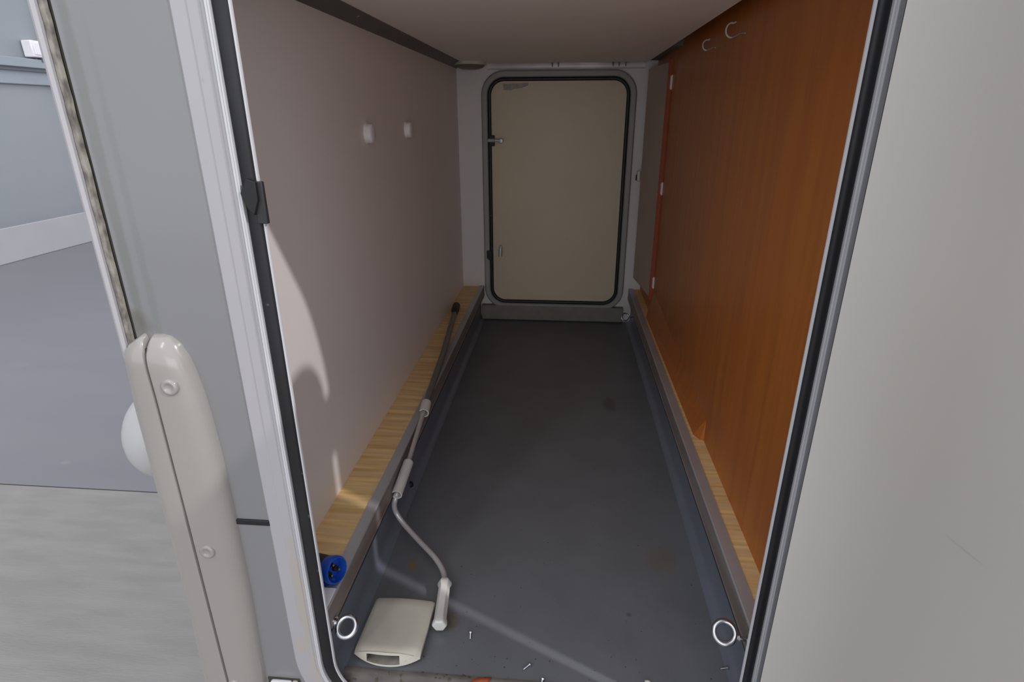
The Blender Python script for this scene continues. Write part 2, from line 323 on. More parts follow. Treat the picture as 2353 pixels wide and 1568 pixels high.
# side marker at the very bottom
bm = bmesh.new(); box(bm, -0.549, -0.484, YB-0.003, YB, -0.06, 0.010); link('marker_recess', bm, GRIME, mh, bevel=0.003)
bm = bmesh.new(); box(bm, -0.540, -0.498, YB-0.014, YB-0.003, -0.06, 0.010); link('marker_lens', bm, WHITE, mh, bevel=0.004)
bm = bmesh.new(); box(bm, -0.4975, -0.487, YB-0.013, YB-0.003, -0.06, 0.009); o = link('marker_reflector', bm, PLAST, mh, bevel=0.002)
# hatch frame: flange, seal, lip
bm = bmesh.new()
ring_sweep(bm, OP, [(0.0185, YB+0.003), (0.0185, YB-0.0045), (0.0245, YB-0.0066), (0.0262, YB-0.0050), (0.0295, YB-0.0050), (0.0305, YB-0.0060), (0.0318, YB-0.0046), (0.0475, YB-0.0040), (0.0485, YB-0.0026), (0.0700, YB-0.0020), (0.0716, YB-0.0008), (0.0716, YB+0.003), (0.05, YB+0.003)], n=14, wide=0.0065)
# on the hinge side the flange tucks in behind the hinge rail
fr_o = link('hatch_frame', bm, FRAME, mh, smooth=True, flat_angle=20)
bm = bmesh.new(); ring_sweep(bm, OP, [(0.0180, YB+0.002), (0.0180, YB-0.0080), (0.0186, YB-0.0088), (0.0202, YB-0.0088), (0.0207, YB-0.0078), (0.0212, YB-0.0088), (0.0238, YB-0.0088), (0.0246, YB-0.0075), (0.0246, YB+0.002)], n=14, wide=0.0055); link('flange_bead', bm, LIP, mh, smooth=True, flat_angle=30)
bm = bmesh.new(); pf = [(0.003, YB+0.003)]
for i in range(9):
    a = math.pi*i/8; pf.append((0.0105-0.0075*math.cos(a), YB-0.0010-0.0045*math.sin(a)))
pf += [(0.0181, YB+0.003)]
ring_sweep(bm, OP, pf, n=14, wide=0.0055); link('door_seal', bm, RUB, mh, smooth=True, flat_angle=60)
bm = bmesh.new(); ring_sweep(bm, OP, [(0.0, YB+0.003), (0.0, YB-0.001), (0.0008, YB-0.002), (0.0026, YB-0.002), (0.0034, YB-0.001), (0.0034, YB+0.003)], n=14); link('frame_lip', bm, LIP, mh, smooth=True, flat_angle=40)
bm = bmesh.new(); ring_sweep(bm, OP, [(0.0005, YB+0.0035), (0.0005, YB+0.002), (0.080, YB+0.002), (0.080, YB+0.004), (0.04, YB+0.004)], n=14); link('frame_core', bm, GEL, mh)
# hinge rail standing off the body on the right
bm = bmesh.new()
HR = [(0.3640, YB-0.002), (0.3614, YB-0.0052), (0.3470, -0.090), (0.3490, -0.0908), (0.3640, -0.050), (0.372, -0.045), (0.372, YB-0.002)]
prism(bm, HR, lambda x, y: (x, y, -0.10), lambda x, y: (x, y, 1.175))
# rounded top of the rail follows the hatch corner
link('hinge_rail', bm, RAILG, mh)
bm = bmesh.new(); prev = None
cx, cz, rr = 0.337-0.11, 1.285-0.11, 0.11
for i in range(15):
    a = math.radians(90*i/14)
    def pt(x, y):
        d = x-0.337; return (cx+(rr+d)*math.cos(a), y, cz+(rr+d)*math.sin(a))
    vs = [bm.verts.new(pt(x, y)) for x, y in HR]
    if prev:
        for k in range(len(HR)): bm.faces.new((prev[k], prev[(k+1) % len(HR)], vs[(k+1) % len(HR)], vs[k]))
    prev = vs
ys = [(x, y) for x, y in HR]
vs2 = [bm.verts.new((-0.30, y, cz+rr+(x-0.337))) for x, y in HR]
for k in range(len(HR)): bm.faces.new((prev[k], prev[(k+1) % len(HR)], vs2[(k+1) % len(HR)], vs2[k]))
link('head_rail', bm, RAILG, mh)
bm = bmesh.new(); prism(bm, [(0.3466, -0.0895), (0.3462, -0.0925), (0.3484, -0.0932), (0.3492, -0.0905)], lambda x, y: (x, y, -0.10), lambda x, y: (x, y, 1.175)); link('rail_edge', bm, BLACK, mh)
# the open hatch leaf (with depth and rounded corners), hinged clear of the rail
E0 = Vector((0.336, -0.110)); ang = math.radians(13); dl = Vector((math.sin(ang), -math.cos(ang))); nl = Vector((math.cos(ang), math.sin(ang)))
def leafpt(s, t, z):
    q = E0+dl*s+nl*t; return (q.x, q.y, z)
bm = bmesh.new(); T0, T1 = 1.278, -0.06
def outline(ins): return [(s, z) for s, z in rrect(0+ins, 0.80-ins, T1+ins, T0-ins, 0.10-ins*0.5, n=12)]
loops = []
for ins, t in ((0.002, 0.0), (0.0, 0.002), (0.0, 0.006), (0.030, 0.036), (0.034, 0.038)):
    loops.append([bm.verts.new(leafpt(s, t, z)) for s, z in outline(ins)])
pan = []
for ins, t in ((0.010, 0.0050), (0.022, 0.0105), (0.036, 0.0160), (0.052, 0.0210), (0.070, 0.0252), (0.092, 0.0286), (0.118, 0.0308), (0.145, 0.0316)):
    pan.append([bm.verts.new(leafpt(s, t, z)) for s, z in rrect(ins, 0.80-ins, T1+ins, T0-ins, max(0.012, 0.10-ins*0.75), n=12)])
loops = list(reversed(pan))+loops
for a, b in zip(loops, loops[1:]):
    for k in range(len(a)): bm.faces.new((a[k], a[(k+1) % len(a)], b[(k+1) % len(a)], b[k]))
bm.faces.new(loops[0]); bm.faces.new(list(reversed(loops[-1])))
link('hatch_leaf', bm, LEAF, mh, smooth=True, flat_angle=25)
for z0, z1 in ((1.082, 1.185), (0.06, 0.18)):
    bm = bmesh.new(); prism(bm, [(0.352, -0.0905), (0.3565, -0.080), (0.375, -0.10), (0.378, -0.128), (0.362, -0.130), (0.356, -0.118)], lambda x, y: (x, y, z0), lambda x, y: (x, y, z1)); link('hinge', bm, BLACK, mh, bevel=0.001)
# catch bracket on the seal at the left
lt = empty('catch_bracket', (-0.412, -0.04, 0.92)); lt.parent = mh
bm = bmesh.new(); box(bm, -0.416, -0.4015, -0.047, -0.040, 0.893, 0.949)
bm.verts.ensure_lookup_table()
link('catch_block', bm, GREYP, mh, bevel=0.0012)
bm = bmesh.new(); prism(bm, [(-0.431, 0.934), (-0.420, 0.953), (-0.408, 0.949), (-0.408, 0.925), (-0.416, 0.905), (-0.424, 0.914)], lambda x, z: (x, YB-0.0125, z), lambda x, z: (x, YB-0.004, z)); link('catch_plate', bm, BLACK, mh, bevel=0.001)
bpy.data.objects.remove(lt)

# ------------------------------------------------------------ SETTING: inside of the garage
S = lambda o: tag(o, kind='structure')
S(mbox('wall_left', WALL, None, -0.60, -0.522, YB+0.006, L_+0.02, -0.03, 1.345))
S(mbox('wall_right', ORANGE, None, 0.410, 0.47, YB+0.006, L_+0.02, -0.03, 1.345))
fl = S(mbox('floor_garage', VINYL, None, -0.46, 0.46, 0.0, L_+0.02, -0.045, 0.0))
S(mbox('ceiling', CEIL, None, -0.482, 0.362, YB+0.006, L_+0.001, 1.256, 1.272))
S(mbox('ceiling_roof', DARK, None, -0.60, 0.47, YB+0.006, L_+0.02, 1.335, 1.36))
wb = S(mbox('wall_back', WHITEW, None, -0.60, 0.47, L_, L_+0.025, -0.03, 1.345))
bm = bmesh.new()                                                # upstand vinyl, curved into the floor
for s, xw, xf in ((-1, -0.440, -0.430), (1, 0.378, 0.370)):
    pr = [(xf-s*(-0.0), 0.0005)]
    pts = [(xf+s*-0.022, 0.0008), (xf+s*-0.010, 0.003), (xf+s*-0.003, 0.010), (xf, 0.022), (xf, 0.125), (xw+s*0.012, 0.125), (xw+s*0.012, -0.02), (xf+s*-0.022, -0.02)]
    prism(bm, pts, lambda x, z: (x, -0.033, z), lambda x, z: (x, L_, z))
S(link('baseboard_vinyl', bm, VINYLU, None, smooth=True, flat_angle=50))
t1 = S(mbox('trim_1', WOOD, None, -0.5225, -0.430, -0.030, L_, 0.150, 0.180, 0.001)); t1['label'] = 'light wooden ledge below the pale wall'
t2 = S(mbox('trim_2', WOOD, None, 0.372, 0.4105, -0.03, L_, 0.150, 0.180, 0.001)); t2['label'] = 'narrow light wooden ledge below the orange wall'
bm = bmesh.new(); prism(bm, [(-0.5225, 1.236), (-0.482, 1.2555), (-0.478, 1.2555), (-0.478, 1.275), (-0.5225, 1.275)], lambda x, z: (x, -0.033, z), lambda x, z: (x, L_, z))
t3 = S(link('trim_3', bm, DARK, None)); t3['label'] = 'dark grey profile along the top of the pale wall'
t4 = S(mbox('trim_4', DARK, None, 0.362, 0.4105, 1.55, L_, 1.262, 1.30)); t4['label'] = 'dark strip standing in for the shaded gap beside the ceiling board'  # dark box paints the shade of the open gap
t5 = S(mbox('trim_5', WHITE, None, -0.445, -0.4125, -0.034, 0.016, 0.1856, 0.1885, 0.001)); t5['label'] = 'white end piece at the front of the ledge'
# orange kick strip, proud of the wall beyond the front part
bm = bmesh.new()
v = [(0.387, 0.668), (0.400, 0.640), (0.411, 0.636), (0.411, 1.70), (0.385, 1.70)]
prism(bm, v, lambda x, y: (x, y, 0.180), lambda x, y: (min(0.4102, x+0.0245), y+0.004, 0.242+0.06*(y > 1)))
t6 = S(link('trim_6', bm, ORANGE, None)); t6['label'] = 'orange strip at the foot of the orange wall'
# sill
bm = bmesh.new(); prism(bm, [(0.0, -0.02), (0.0, 0.0015), (-0.004, 0.0022), (-0.012, 0.0010), (-0.030, -0.014), (-0.046, -0.022), (-0.046, -0.045), (0.0, -0.045)], lambda y, z: (-0.41, y, z), lambda y, z: (0.34, y, z))
t7 = S(link('trim_7', bm, mat('dirty_sill', (0.17, 0.155, 0.14), 0.6, 0.1, col2=(0.10, 0.09, 0.08), scale=14, stretch=(1, 4, 1), extra=specks(60, 0.68, (0.07, 0.055, 0.03), 0.8)), None, smooth=True)); t7['label'] = 'dirty aluminium sill at the front of the garage floor'

# rails
def rail(name, s, xe, xi, label):
    t = empty(name, ((xe+xi)/2, 0.0, 0.18)); tag(t, label, 'rail', 'aluminium floor rails')
    ox = (xe+xi)/2
    bm = bmesh.new(); a, b = xe-ox, xi-ox
    prism(bm, [(a, 0.001), (a, 0.0035), (b-s*-0.0015, 0.0055), (b, 0.0045), (b, 0.0), (b+s*0.003, 0.0), (b+s*0.003, 0.001)], lambda x, z: (x, -0.030, z), lambda x, z: (x, L_-0.004, z))
    link('top_flange', bm, ALU, t)
    bm = bmesh.new(); prism(bm, [(b, 0.0), (b-s*0.0006, -0.040), (b-s*0.002, -0.042), (b-s*0.002, -0.045), (b+s*0.003, -0.045), (b+s*0.003, 0.0)], lambda x, z: (x, -0.030, z), lambda x, z: (x, L_-0.004, z))
    link('side_flange', bm, ALUF, t)
    bm = bmesh.new(); box(bm, min(b-s*0.0005, b+s*0.016), max(b-s*0.0005, b+s*0.016), -0.030, L_-0.006, -0.053, -0.0455); link('gap_shade_strip', bm, BLACK, t)  # black strip added to paint the shaded gap under the side flange
    return t
rail('lashing_rail', -1, -0.436, -0.411, 'aluminium rail beside the crank, along the wide wooden ledge')
rail('lashing_rail', 1, 0.376, 0.350, 'aluminium rail along the narrow ledge under the orange wall')

# ------------------------------------------------------------ back hatch (closed)
bm = bmesh.new(); prism(bm, rrect(-0.374, 0.292, 0.098, 1.195, 0.075), lambda x, z: (x, L_-0.010, z), lambda x, z: (x, L_+0.001, z))
d1 = S(link('door_1', bm, DOORP, None))
OB = (-0.358, 0.276, 0.113, 1.180, 0.062)
bm = bmesh.new(); ring_sweep(bm, OB, [(0.0, L_-0.009), (0.0, L_-0.020), (0.004, L_-0.024), (0.012, L_-0.024), (0.016, L_-0.020), (0.016, L_-0.009)]); link('door_seal', bm, RUB, d1, smooth=True, flat_angle=60)
bm = bmesh.new(); ring_sweep(bm, OB, [(0.016, L_), (0.016, L_-0.022), (0.020, L_-0.028), (0.040, L_-0.026), (0.046, L_-0.018), (0.046, L_)]); link('door_frame', bm, DFRAME, d1, smooth=True, flat_angle=40)
for x, z, lng in ((-0.352, 0.919, 1), (-0.374, 0.357, 0)):
    bm = bmesh.new(); prism(bm, [(x-0.016, z-0.016), (x-0.016, z+0.022), (x+0.010, z+0.022), (x+0.010, z-0.026), (x-0.004, z-0.028)], lambda a, b: (a, L_-0.034, b), lambda a, b: (a, L_-0.018, b)); link('latch_block', bm, BLACK, d1, bevel=0.002)
bm = bmesh.new(); tube(bm, [(-0.372, L_-0.040, 0.919), (-0.340, L_-0.044, 0.919)], 0.009, 12); tube(bm, [(-0.340, L_-0.044, 0.919), (-0.318, L_-0.040, 0.917)], 0.006, 12); link('latch_bolt', bm, ALU, d1, smooth=True)
bm = bmesh.new(); lathe(bm, [(0, 0.014), (0.010, 0.012), (0.013, 0.0)], axisM((-0.312, L_-0.022, 0.916), (0, -1, 0)), 16); link('latch_pin', bm, ALU, d1, smooth=True)
bm = bmesh.new(); tube(bm, [(-0.320, L_-0.028, 0.352), (-0.318, L_-0.030, 0.388), (-0.316, L_-0.030, 0.405)], [0.010, 0.010, 0.006], 12); link('latch_handle', bm, ALU, d1, smooth=True)
bm = bmesh.new(); prism(bm, [(-0.300, 1.168), (-0.298, 1.142), (-0.262, 1.140), (-0.250, 1.146), (-0.215, 1.150), (-0.180, 1.162), (-0.182, 1.172), (-0.24, 1.170)], lambda a, b: (a, L_-0.0108, b), lambda a, b: (a, L_-0.009, b)); o = link('worn_sticker', bm, mat('grey_sticker', (0.26, 0.26, 0.245), 0.6, scale=40, col2=(0.36, 0.34, 0.30)), d1)
d1['label'] = 'closed beige hatch at the far end of the garage'
t8 = S(mbox('trim_8', mat('grey_sill_board', (0.21, 0.195, 0.18), 0.6, scale=20, col2=(0.18, 0.165, 0.15)), None, -0.423, 0.328, L_-0.030, L_, 0.004, 0.084, 0.004)); t8['label'] = 'grey board below the far hatch'
bm = bmesh.new(); prism(bm, [(0, 1.231), (-0.012, 1.229), (-0.018, 1.236), (-0.018, 1.250), (-0.010, 1.256), (0, 1.256)], lambda y, z: (-0.372, L_+y, z), lambda y, z: (0.352, L_+y, z))
t9 = S(link('trim_9', bm, mat('aluminium_painted_reflections', (0.95, 0.93, 0.92), 0.30, 0.0, scale=5, stretch=(1, 1, 1), col2=(0.55, 0.54, 0.54)), None, smooth=True, flat_angle=80)); t9['label'] = 'shiny metal strip above the far hatch'  # near-white patches paint the metal's bright reflections into the base colour
for x in (-0.072, -0.044, 0.205, 0.232, 0.262):
    bm = bmesh.new(); prism(bm, [(x-0.004, 1.2560), (x+0.004, 1.2560), (x+0.003, 1.240), (x, 1.236), (x-0.002, 1.243)], lambda a, b: (a, L_-0.023, b), lambda a, b: (a, L_-0.0185, b)); link('metal_clip', bm, DARK, t9)

# far ceiling lamp
la = empty('ceiling_lamp', (-0.440, 2.045, 1.256)); tag(la, 'round lamp under the ceiling in the far corner above the pale wall', 'lamp')
bm = bmesh.new(); lathe(bm, [(0.0, 0.0), (0.072, 0.0), (0.074, -0.003), (0.074, -0.012), (0.068, -0.014)], Matrix.Identity(4), 36); link('bezel', bm, PLAST, la, smooth=True)
bm = bmesh.new(); lathe(bm, [(0.069, -0.0125), (0.060, -0.022), (0.040, -0.030), (0.0, -0.033)], Matrix.Identity(4), 36); link('lens', bm, mat('dull_lens', (0.17, 0.15, 0.12), 0.35, scale=10), la, smooth=True)

# screw in the dark profile
def wood_screw(name, loc, d, label, size=1.0, group=None):
    t = empty(name, loc); tag(t, label, 'screw', group); q = Matrix.Scale(size, 4)
    M = Vector(d).to_track_quat('Z', 'Y').to_matrix().to_4x4() @ q
    bm = bmesh.new(); lathe(bm, [(0.0, 0.0), (0.0038, 0.0002), (0.004, 0.0008), (0.0015, 0.003), (0.0, 0.003)], M, 16); link('screw_head', bm, CHROME, t, smooth=True)
    bm = bmesh.new(); pr = [(0.0014, 0.0025)]
    for k in range(7): pr += [(0.0019, 0.0035+k*0.0016), (0.0012, 0.0043+k*0.0016)]
    pr += [(0.0, 0.0165)]; lathe(bm, pr, M, 12); link('screw_shank', bm, CHROME, t, smooth=True)
    return t
wood_screw('screw', (-0.4955, 0.700, 1.2485), (-0.45, 0, 0.9), 'single screw in the dark profile over the pale wall')

# flap standing at the far end of the orange wall
fp = empty('cabinet_flap', (0.405, 1.735, 0.0)); tag(fp, 'brown cabinet flap with orange edging ajar at the far end of the orange wall', 'flap')
ux = Vector((0.365-0.405, 2.105-1.735, 0)).normalized(); nx = Vector((ux.y, -ux.x, 0)); LN = 0.372
def fpt(s, t, z): q = ux*s+nx*t; return (q.x, q.y, z)
bm = bmesh.new()
a = [bm.verts.new(fpt(s, t, z)) for s in (0.003, LN) for t in (0, 0.014) for z in (0.255, 1.225)]
for f in ((0, 1, 3, 2), (4, 6, 7, 5), (0, 4, 5, 1), (2, 3, 7, 6), (0, 2, 6, 4), (1, 5, 7, 3)): bm.faces.new([a[i] for i in f])
link('panel', bm, FLAPM, fp)
bm = bmesh.new()
a = [bm.verts.new(fpt(s, t, z)) for s in (-0.003, 0.003) for t in (-0.011, 0.005) for z in (0.250, 1.232)]
for f in ((0, 1, 3, 2), (4, 6, 7, 5), (0, 4, 5, 1), (2, 3, 7, 6), (0, 2, 6, 4), (1, 5, 7, 3)): bm.faces.new([a[i] for i in f])
link('edging', bm, EDGE, fp)
for z in (1.150, 0.742, 0.335):
    bm = bmesh.new(); box(bm, 0.0005, 0.0045, -0.020, -0.004, z-0.026, z+0.026); tube(bm, [(0.002, -0.006, z-0.022), (0.002, -0.006, z+0.022)], 0.0035, 10); link('hinge', bm, WHITE, fp, smooth=True)
ck = empty('door_catch', (0.352, 2.105, 0.757)); tag(ck, 'small beige catch on the far edge of the brown flap', 'catch')
bm = bmesh.new(); box(bm, -0.006, 0.008, -0.012, 0.004, -0.024, 0.024); link('catch_body', bm, PLAST, ck, bevel=0.003)
bm = bmesh.new(); box(bm, -0.011, -0.006, -0.004, 0.002, -0.020, 0.006); link('catch_tongue', bm, BLACK, ck, bevel=0.001)

# hooks near the top of the orange wall
def hook(loc, sc_, label):
    t = empty('wall_hook', loc); tag(t, label, 'hook', 'hooks high on the orange wall')
    pth = [(-0.001, 0.004, 0.024*sc_)]
    for i in range(15):
        a = math.radians(75+200*i/14); pth.append((-0.014*sc_+0.017*sc_*math.cos(a), 0.002-0.0004*i, 0.021*sc_*math.sin(a)))
    bm = bmesh.new(); tube(bm, spline(pth, 3), 0.0021*sc_+0.0004, 10); link('hook_wire', bm, SLEEVE, t, smooth=True)
    bm = bmesh.new(); tube(bm, spline([(-0.012*sc_, -0.004, -0.0215*sc_), (-0.004, -0.03*sc_, -0.019*sc_), (-0.002, -0.07*sc_, -0.017*sc_), (-0.0015, -0.12*sc_, -0.022*sc_)], 6), 0.0012, 8); link('hook_arm', bm, ROD, t, smooth=True)
    return t
hook((0.4095, 0.835, 1.224), 0.78, 'larger curved metal hook on the orange wall, nearer the opening')
hook((0.4095, 1.110, 1.219), 0.66, 'smaller curved metal hook on the orange wall, deeper in')

# round knobs on the pale wall
for y, lab in ((0.765, 'round white wall knob nearer the opening'), (1.168, 'round white wall knob deeper in the garage')):
    t = empty('round_knob', (-0.522, y, 0.987)); tag(t, lab+' on the pale wall', 'knob', 'white knobs on the pale wall')
    bm = bmesh.new(); lathe(bm, [(0.0, 0.019), (0.020, 0.0185), (0.0235, 0.016), (0.0245, 0.012)], axisM((0, 0, 0), (1, 0, 0)), 32); link('cap', bm, WHITE, t, smooth=True, flat_angle=50)
    bm = bmesh.new(); lathe(bm, [(0.0245, 0.012), (0.024, 0.002), (0.026, 0.0)], axisM((0, 0, 0), (1, 0, 0)), 32); link('base_ring', bm, WALL, t, smooth=True)

# ------------------------------------------------------------ eye bolts
def eyebolt(loc, foot, label, R=0.0188, r=0.0036, nrm=None):
    t = empty('eye_bolt', loc); tag(t, label, 'eye bolt', 'eye bolts on the floor rails'); f = Vector(foot)-Vector(loc)
    n_ = Vector(nrm or (Vector((0, -0.805, 1.03))-Vector(loc))).normalized(); ax = f.normalized(); n_ = (n_-ax*n_.dot(ax)).normalized()
    bm = bmesh.new(); torus(bm, axisM((0, 0, 0), n_), R, r); link('ring', bm, CHROME, t, smooth=True, flat_angle=180)
    M = axisM(ax*(R+r*0.6), ax)
    h = f.length-R-r*0.6
    bm = bmesh.new(); lathe(bm, [(0.0, -0.001), (0.0045, 0.0), (0.0068, 0.003), (0.0068, 0.005), (0.0036, 0.006), (0.0036, h), (0.0, h)], M, 20); link('shank', bm, CHROME, t, smooth=True)
    bm = bmesh.new(); lathe(bm, [(0.0038, h-0.004), (0.0105, h-0.004), (0.0105, h-0.001), (0.0, h-0.001)], M, 24); link('washer', bm, CHROME, t, smooth=True)
    return t
eyebolt((-0.384, -0.022, 0.134), (-0.413, -0.014, 0.136), 'shiny eye bolt beside the white plastic cover at the front', R=0.0180, r=0.0048)
eyebolt((0.309, -0.006, 0.168), (0.3515, -0.014, 0.160), 'shiny eye bolt under the orange wall, at the front of the rail', R=0.0185, r=0.0050)
eyebolt((0.322, 1.965, 0.088), (0.370, 1.975, 0.084), 'eye bolt at the far end, just below the closed hatch', R=0.0185, nrm=(-0.1, -1, 0.5))

# ------------------------------------------------------------ awning crank lying on the rail
cr = empty('awning_crank', (-0.40, 0.7, 0.0)); tag(cr, 'long grey crank pole with white grips leaning on the rail beside the ledge', 'crank')
def off(pts): return [Vector(p)-Vector((-0.40, 0.7, 0.0)) for p in pts]
bm = bmesh.new(); tube(bm, off([(-0.402, 0.735, 0.209), (-0.432, 1.15, 0.2045), (-0.478, 1.64, 0.2)]), 0.0105, 16); link('outer_tube', bm, TUBE, cr, smooth=True)
bm = bmesh.new(); tube(bm, off([(-0.476, 1.62, 0.200), (-0.480, 1.66, 0.203), (-0.484, 1.72, 0.206), (-0.490, 1.76, 0.200)]), [0.012, 0.017, 0.017, 0.008], 14); link('hook_end', bm, GREYP, cr, smooth=True)
bm = bmesh.new(); tube(bm, off([(-0.395, 0.474, 0.163), (-0.3975, 0.60, 0.187), (-0.402, 0.735, 0.209)]), 0.0066, 12); link('inner_rod', bm, ROD, cr, smooth=True)
def sleeve(p0, p1, r, name):
    p0, p1 = off([p0, p1]); ax = (p1-p0).normalized(); Ln = (p1-p0).length
    M = axisM(p0, ax); bm = bmesh.new(); n = 26; sect = []
    for i in range(n+1):
        a = math.radians(-55+290*i/n+90); sect.append((r*math.cos(a), r*math.sin(a)))
    for i in range(n, -1, -1):
        a = math.radians(-55+290*i/n+90); sect.append(((r-0.0028)*math.cos(a), (r-0.0028)*math.sin(a)))
    prism(bm, sect, lambda x, y: M @ Vector((x, y, 0)), lambda x, y: M @ Vector((x, y, Ln)))
    return link(name, bm, SLEEVE, cr, smooth=True)
sleeve((-0.3952, 0.366, 0.147), (-0.395, 0.484, 0.164), 0.0135, 'grip_sleeve')
sleeve((-0.399, 0.690, 0.202), (-0.4025, 0.742, 0.209), 0.0150, 'joint_collar')
pth = spline([(-0.395, 0.480, 0.163), (-0.3965, 0.40, 0.148), (-0.402, 0.376, 0.130), (-0.407, 0.374, 0.105), (-0.401, 0.374, 0.080), (-0.379, 0.360, 0.060), (-0.339, 0.328, 0.045), (-0.285, 0.279, 0.035), (-0.256, 0.238, 0.030), (-0.247, 0.200, 0.029)], 6)
bm = bmesh.new(); tube(bm, off(pth), 0.0068, 12); link('bent_rod', bm, ROD, cr, smooth=True)
p0, p1 = off([(-0.2470, 0.212, 0.031), (-0.2365, 0.092, 0.0225)]); M = axisM(p0, (p1-p0).normalized())
bm = bmesh.new(); Lh = (p1-p0).length
for prof in ([(0.0, 0.0), (0.013, 0.001), (0.0155, 0.006), (0.0155, 0.012), (0.0125, 0.020), (0.0130, Lh-0.020), (0.0155, Lh-0.010), (0.0155, Lh-0.003), (0.0135, Lh), (0.0, Lh)],):
    lathe(bm, [(r*1.06, z) for r, z in prof], M, 6)
link('crank_handle', bm, SLEEVE, cr, bevel=0.0012)

# ------------------------------------------------------------ white plastic cover on the floor
pc = empty('plastic_cover', (-0.329, 0.004, 0.0)); tag(pc, 'flat yellowed white plastic cover with a hollow front, lying on the dark floor', 'cover')
W0 = 0.068
def top(u, yy):                                                  # u -1..1 across, yy along
    k = max(0.0, min(1.0, (0.058-yy)/0.04)); return (0.025+0.007*k)*(1-0.05*abs(u)**2)+0.0035*(1-u*u)*(1-k*0.2)-0.005*k*abs(u)**3
def bot(u, yy): return 0.0015+0.010*abs(u)**2.5
bm = bmesh.new(); NX = 24; ysl = [0.017, 0.023, 0.033, 0.05, 0.09, 0.13, 0.150, 0.154]
rows = []
for yi, yy in enumerate(ysl):
    front = 0.010*1.0 if yi == 0 else 0
    rowt, rowb = [], []
    for i in range(NX+1):
        u = -1+2*i/NX; sh = (yy-0.016)/0.138
        x = u*W0*(1.0-0.02*sh)+0.003*sh
        y = yy-(0.009*(1-u*u) if yy < 0.05 else 0)*(1-(yy-0.017)/0.04)
        fz = 1.0 if yy < 0.152 else 0.9
        t_ = top(u, yy)*fz*(0.90 if yi == 0 else 1)
        if abs(u) > 0.99: t_ = 0.020*fz
        if yi == 0: t_ = min(t_, 0.0150+0.0180*(1-abs(u)**2.2))
        if yi == 1: t_ = min(t_, 0.0185+0.0155*(1-abs(u)**3))
        rowt.append(bm.verts.new((x, y, t_))); rowb.append(bm.verts.new((x, y-(0.0065*(1-u*u) if yi == 0 else 0), bot(u, yy))))
    rows.append((rowt, rowb))
for (a, b), (c, d) in zip(rows, rows[1:]):
    for i in range(NX):
        bm.faces.new((a[i], a[i+1], c[i+1], c[i])); bm.faces.new((b[i], d[i], d[i+1], b[i+1]))
    bm.faces.new((a[0], c[0], d[0], b[0])); bm.faces.new((a[NX], b[NX], d[NX], c[NX]))
a, b = rows[-1]
for i in range(NX): bm.faces.new((a[i], b[i], b[i+1], a[i+1]))
a, b = rows[0]                                                   # front wall with a rectangular hole
H0, H1 = 5, 17
inn = []
for i in range(NX):
    if not (H0 <= i < H1): bm.faces.new((a[i], a[i+1], b[i+1], b[i]))
def lerp(p, q, t): return p.co*(1-t)+q.co*t
ht = [bm.verts.new(lerp(a[i], b[i], 0.16)) for i in range(H0, H1+1)]; hb = [bm.verts.new(lerp(a[i], b[i], 0.86)) for i in range(H0, H1+1)]
it = [bm.verts.new(v.co+Vector((0.0, 0.055, -0.001))) for v in ht]; ib = [bm.verts.new(v.co+Vector((0, 0.055, 0.002))) for v in hb]
K = H1-H0
for i in range(K):
    bm.faces.new((a[H0+i], a[H0+i+1], ht[i+1], ht[i])); bm.faces.new((b[H0+i], hb[i], hb[i+1], b[H0+i+1]))
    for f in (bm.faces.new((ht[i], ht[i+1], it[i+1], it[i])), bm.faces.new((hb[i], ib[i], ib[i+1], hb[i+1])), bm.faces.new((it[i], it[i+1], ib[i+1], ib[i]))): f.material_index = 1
bm.faces.new((a[H0], ht[0], hb[0], b[H0])); bm.faces.new((a[H1], b[H1], hb[K], ht[K]))
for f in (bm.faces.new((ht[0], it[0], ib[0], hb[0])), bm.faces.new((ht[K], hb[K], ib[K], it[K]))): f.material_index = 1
link('cover_shell', bm, [PLAST, PINNER], pc, smooth=True, flat_angle=38)
bm = bmesh.new(); tube(bm, spline([(-0.055, 0.0135, 0.0215), (-0.040, 0.0105, 0.0275), (-0.018, 0.0078, 0.0315), (0.012, 0.0076, 0.0318), (0.034, 0.0098, 0.0290), (0.055, 0.0135, 0.0215)], 6), 0.0015, 8); link('front_rib', bm, PLAST, pc, smooth=True)

# ------------------------------------------------------------ blue power plug
pg = empty('power_inlet', (-0.415, 0.034, 0.2145)); tag(pg, 'blue round power plug with a dark grey body at the front of the ledge', 'plug')
ax = Vector((0.91, -0.37, 0.20)).normalized()
bm = bmesh.new(); lathe(bm, [(0.0, 0.003), (0.0225, 0.003), (0.0230, 0.023), (0.0250, 0.023), (0.0268, 0.020), (0.0268, 0.013), (0.0245, 0.0), (0.0, 0.0)], axisM(ax*-0.022, ax), 36); link('socket_shroud', bm, BLUE, pg, smooth=True)
bm = bmesh.new(); lathe(bm, [(0.0, 0.0), (0.0235, 0.0), (0.0235, -0.044), (0.018, -0.052), (0.0, -0.052)], axisM(ax*-0.0225, ax), 24); link('plug_body', bm, GREYP, pg, smooth=True)
Mx = axisM(ax*-0.019, ax)
for a in (90, 210, 330):
    x, y = 0.011*math.cos(math.radians(a)), 0.011*math.sin(math.radians(a))
    bm = bmesh.new(); lathe(bm, [(0.0, 0.016), (0.0026, 0.015), (0.0028, 0.0)], Mx @ Matrix.Translation((x, y, 0)), 12); link('contact_pin', bm, mat('brass_pin', (0.5, 0.36, 0.16), 0.3, 1.0) if a == 90 else bpy.data.materials['brass_pin'], pg, smooth=True)
    bm = bmesh.new(); lathe(bm, [(0.0058, 0.0), (0.0058, 0.007), (0.0030, 0.0075)], Mx @ Matrix.Translation((x, y, 0)), 12); link('pin_collar', bm, BLACK, pg, smooth=True)
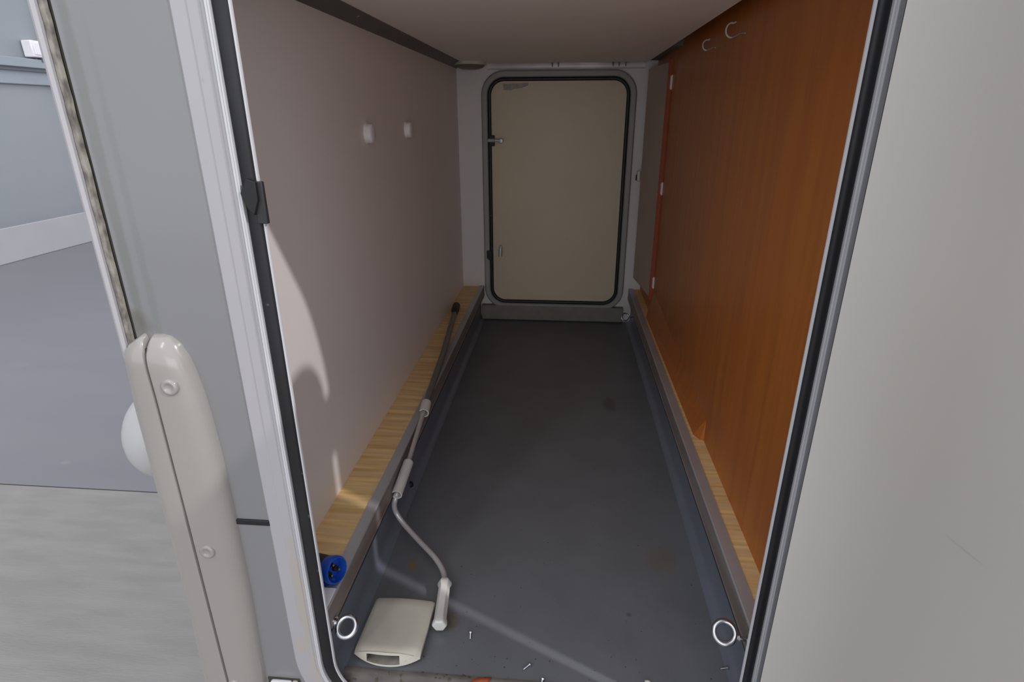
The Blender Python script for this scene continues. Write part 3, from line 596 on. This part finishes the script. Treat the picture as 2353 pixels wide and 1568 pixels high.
dn = Vector((-0.35, -0.25, -0.90)).normalized()
bm = bmesh.new(); tube(bm, [ax*-0.010+Vector((0.001, 0.0, -0.022)), ax*-0.020+Vector((-0.002, -0.012, -0.026)), ax*-0.030+Vector((-0.006, -0.018, -0.024))], [0.005, 0.006, 0.005], 10)
link('lid_hinge', bm, BLUE, pg, smooth=True)

# ------------------------------------------------------------ small things lying about
wood_screw('screw', (-0.171, 0.099, 0.0042), (0.10, -0.95, -0.10), 'screw standing near the white crank handle on the floor', 1.0)
wood_screw('screw', (-0.041, 0.034, 0.0042), (-0.75, -0.75, -0.05), 'screw lying near the sill, between the light streak and the leaf', 1.15)
wood_screw('screw', (-0.014, 0.002, 0.0065), (-0.2, -0.9, -0.1), 'screw lying on the edge of the dirty sill', 1.0)
wood_screw('screw', (0.352, 0.060, 0.0042), (-0.9, -0.2, -0.05), 'screw lying under the orange wall by the rail foot', 1.0)
bm = bmesh.new(); P = [(-0.034, 0.0), (-0.016, 0.007), (0.004, 0.008), (0.016, 0.005), (0.010, -0.003), (-0.006, -0.009), (-0.026, -0.006)]
c = bm.verts.new((0, 0, 0.004)); vs = [bm.verts.new((x, y, 0.0005+0.002*(i % 2))) for i, (x, y) in enumerate(P)]
for i in range(len(P)): bm.faces.new((c, vs[i], vs[(i+1) % len(P)]))
lf = link('fallen_leaf', bm, LEAFM, None, smooth=True); so = lf.modifiers.new('s', 'SOLIDIFY'); so.thickness = 0.0006
lf.location = (-0.128, -0.010, 0.0018); lf.rotation_euler = (0.35, 0, 0.25); tag(lf, 'curled orange leaf scrap on the dirty sill', 'leaf')
for x, y, s, nm, lab in ((0.19, 0.016, 0.006, 'pebble', 'small pale pebble on the floor near the sill'),):
    bm = bmesh.new(); bmesh.ops.create_icosphere(bm, subdivisions=2, radius=1)
    for v in bm.verts: v.co = Vector((v.co.x*s, v.co.y*s*0.7, v.co.z*s*0.5))*(1+random.uniform(-0.12, 0.12))
    o = link(nm, bm, SLEEVE, None, smooth=True, flat_angle=180); o.location = (x, y, s*0.45); tag(o, lab, 'pebble')
bm = bmesh.new()
spot = [(random.uniform(-0.38, 0.33), random.choice([random.uniform(-0.010, 0.0), random.uniform(0.0, 0.05), random.uniform(0, 0.6)])) for _ in range(70)]
spot += [(-0.212+random.uniform(-0.012, 0.012), -0.004+random.uniform(-0.006, 0.004)) for _ in range(14)]+[(-0.17+random.uniform(-0.006, 0.006), -0.004+random.uniform(-0.004, 0.004)) for _ in range(6)]
for x, y in spot:
    r = random.uniform(0.0006, 0.0018) if y > 0.002 else random.uniform(0.001, 0.003); z = 0.0003 if y > 0 else 0.0015+y*0.1
    rr_ = bmesh.ops.create_icosphere(bm, subdivisions=1, radius=r)
    for v in rr_['verts']: v.co = Vector((v.co.x*random.uniform(0.8, 1.6)+x, v.co.y+y, abs(v.co.z)*0.5+z))
o = link('floor_crumbs', bm, DIRT, None); tag(o, 'dark crumbs and dirt scattered on the floor and sill', 'dirt', kind='stuff')
bm = bmesh.new(); lathe(bm, [(0.0, 0.010), (0.006, 0.009), (0.009, 0.004), (0.010, 0.0)], axisM((-0.4295, 0.595, 0.013), (1, 0, 0.2)), 16)
o = link('black_bump', bm, BLACK, None, smooth=True, flat_angle=80); tag(o, 'small black bump low on the upstand beside the crank grip', 'plug')  # small black dome low on the upstand
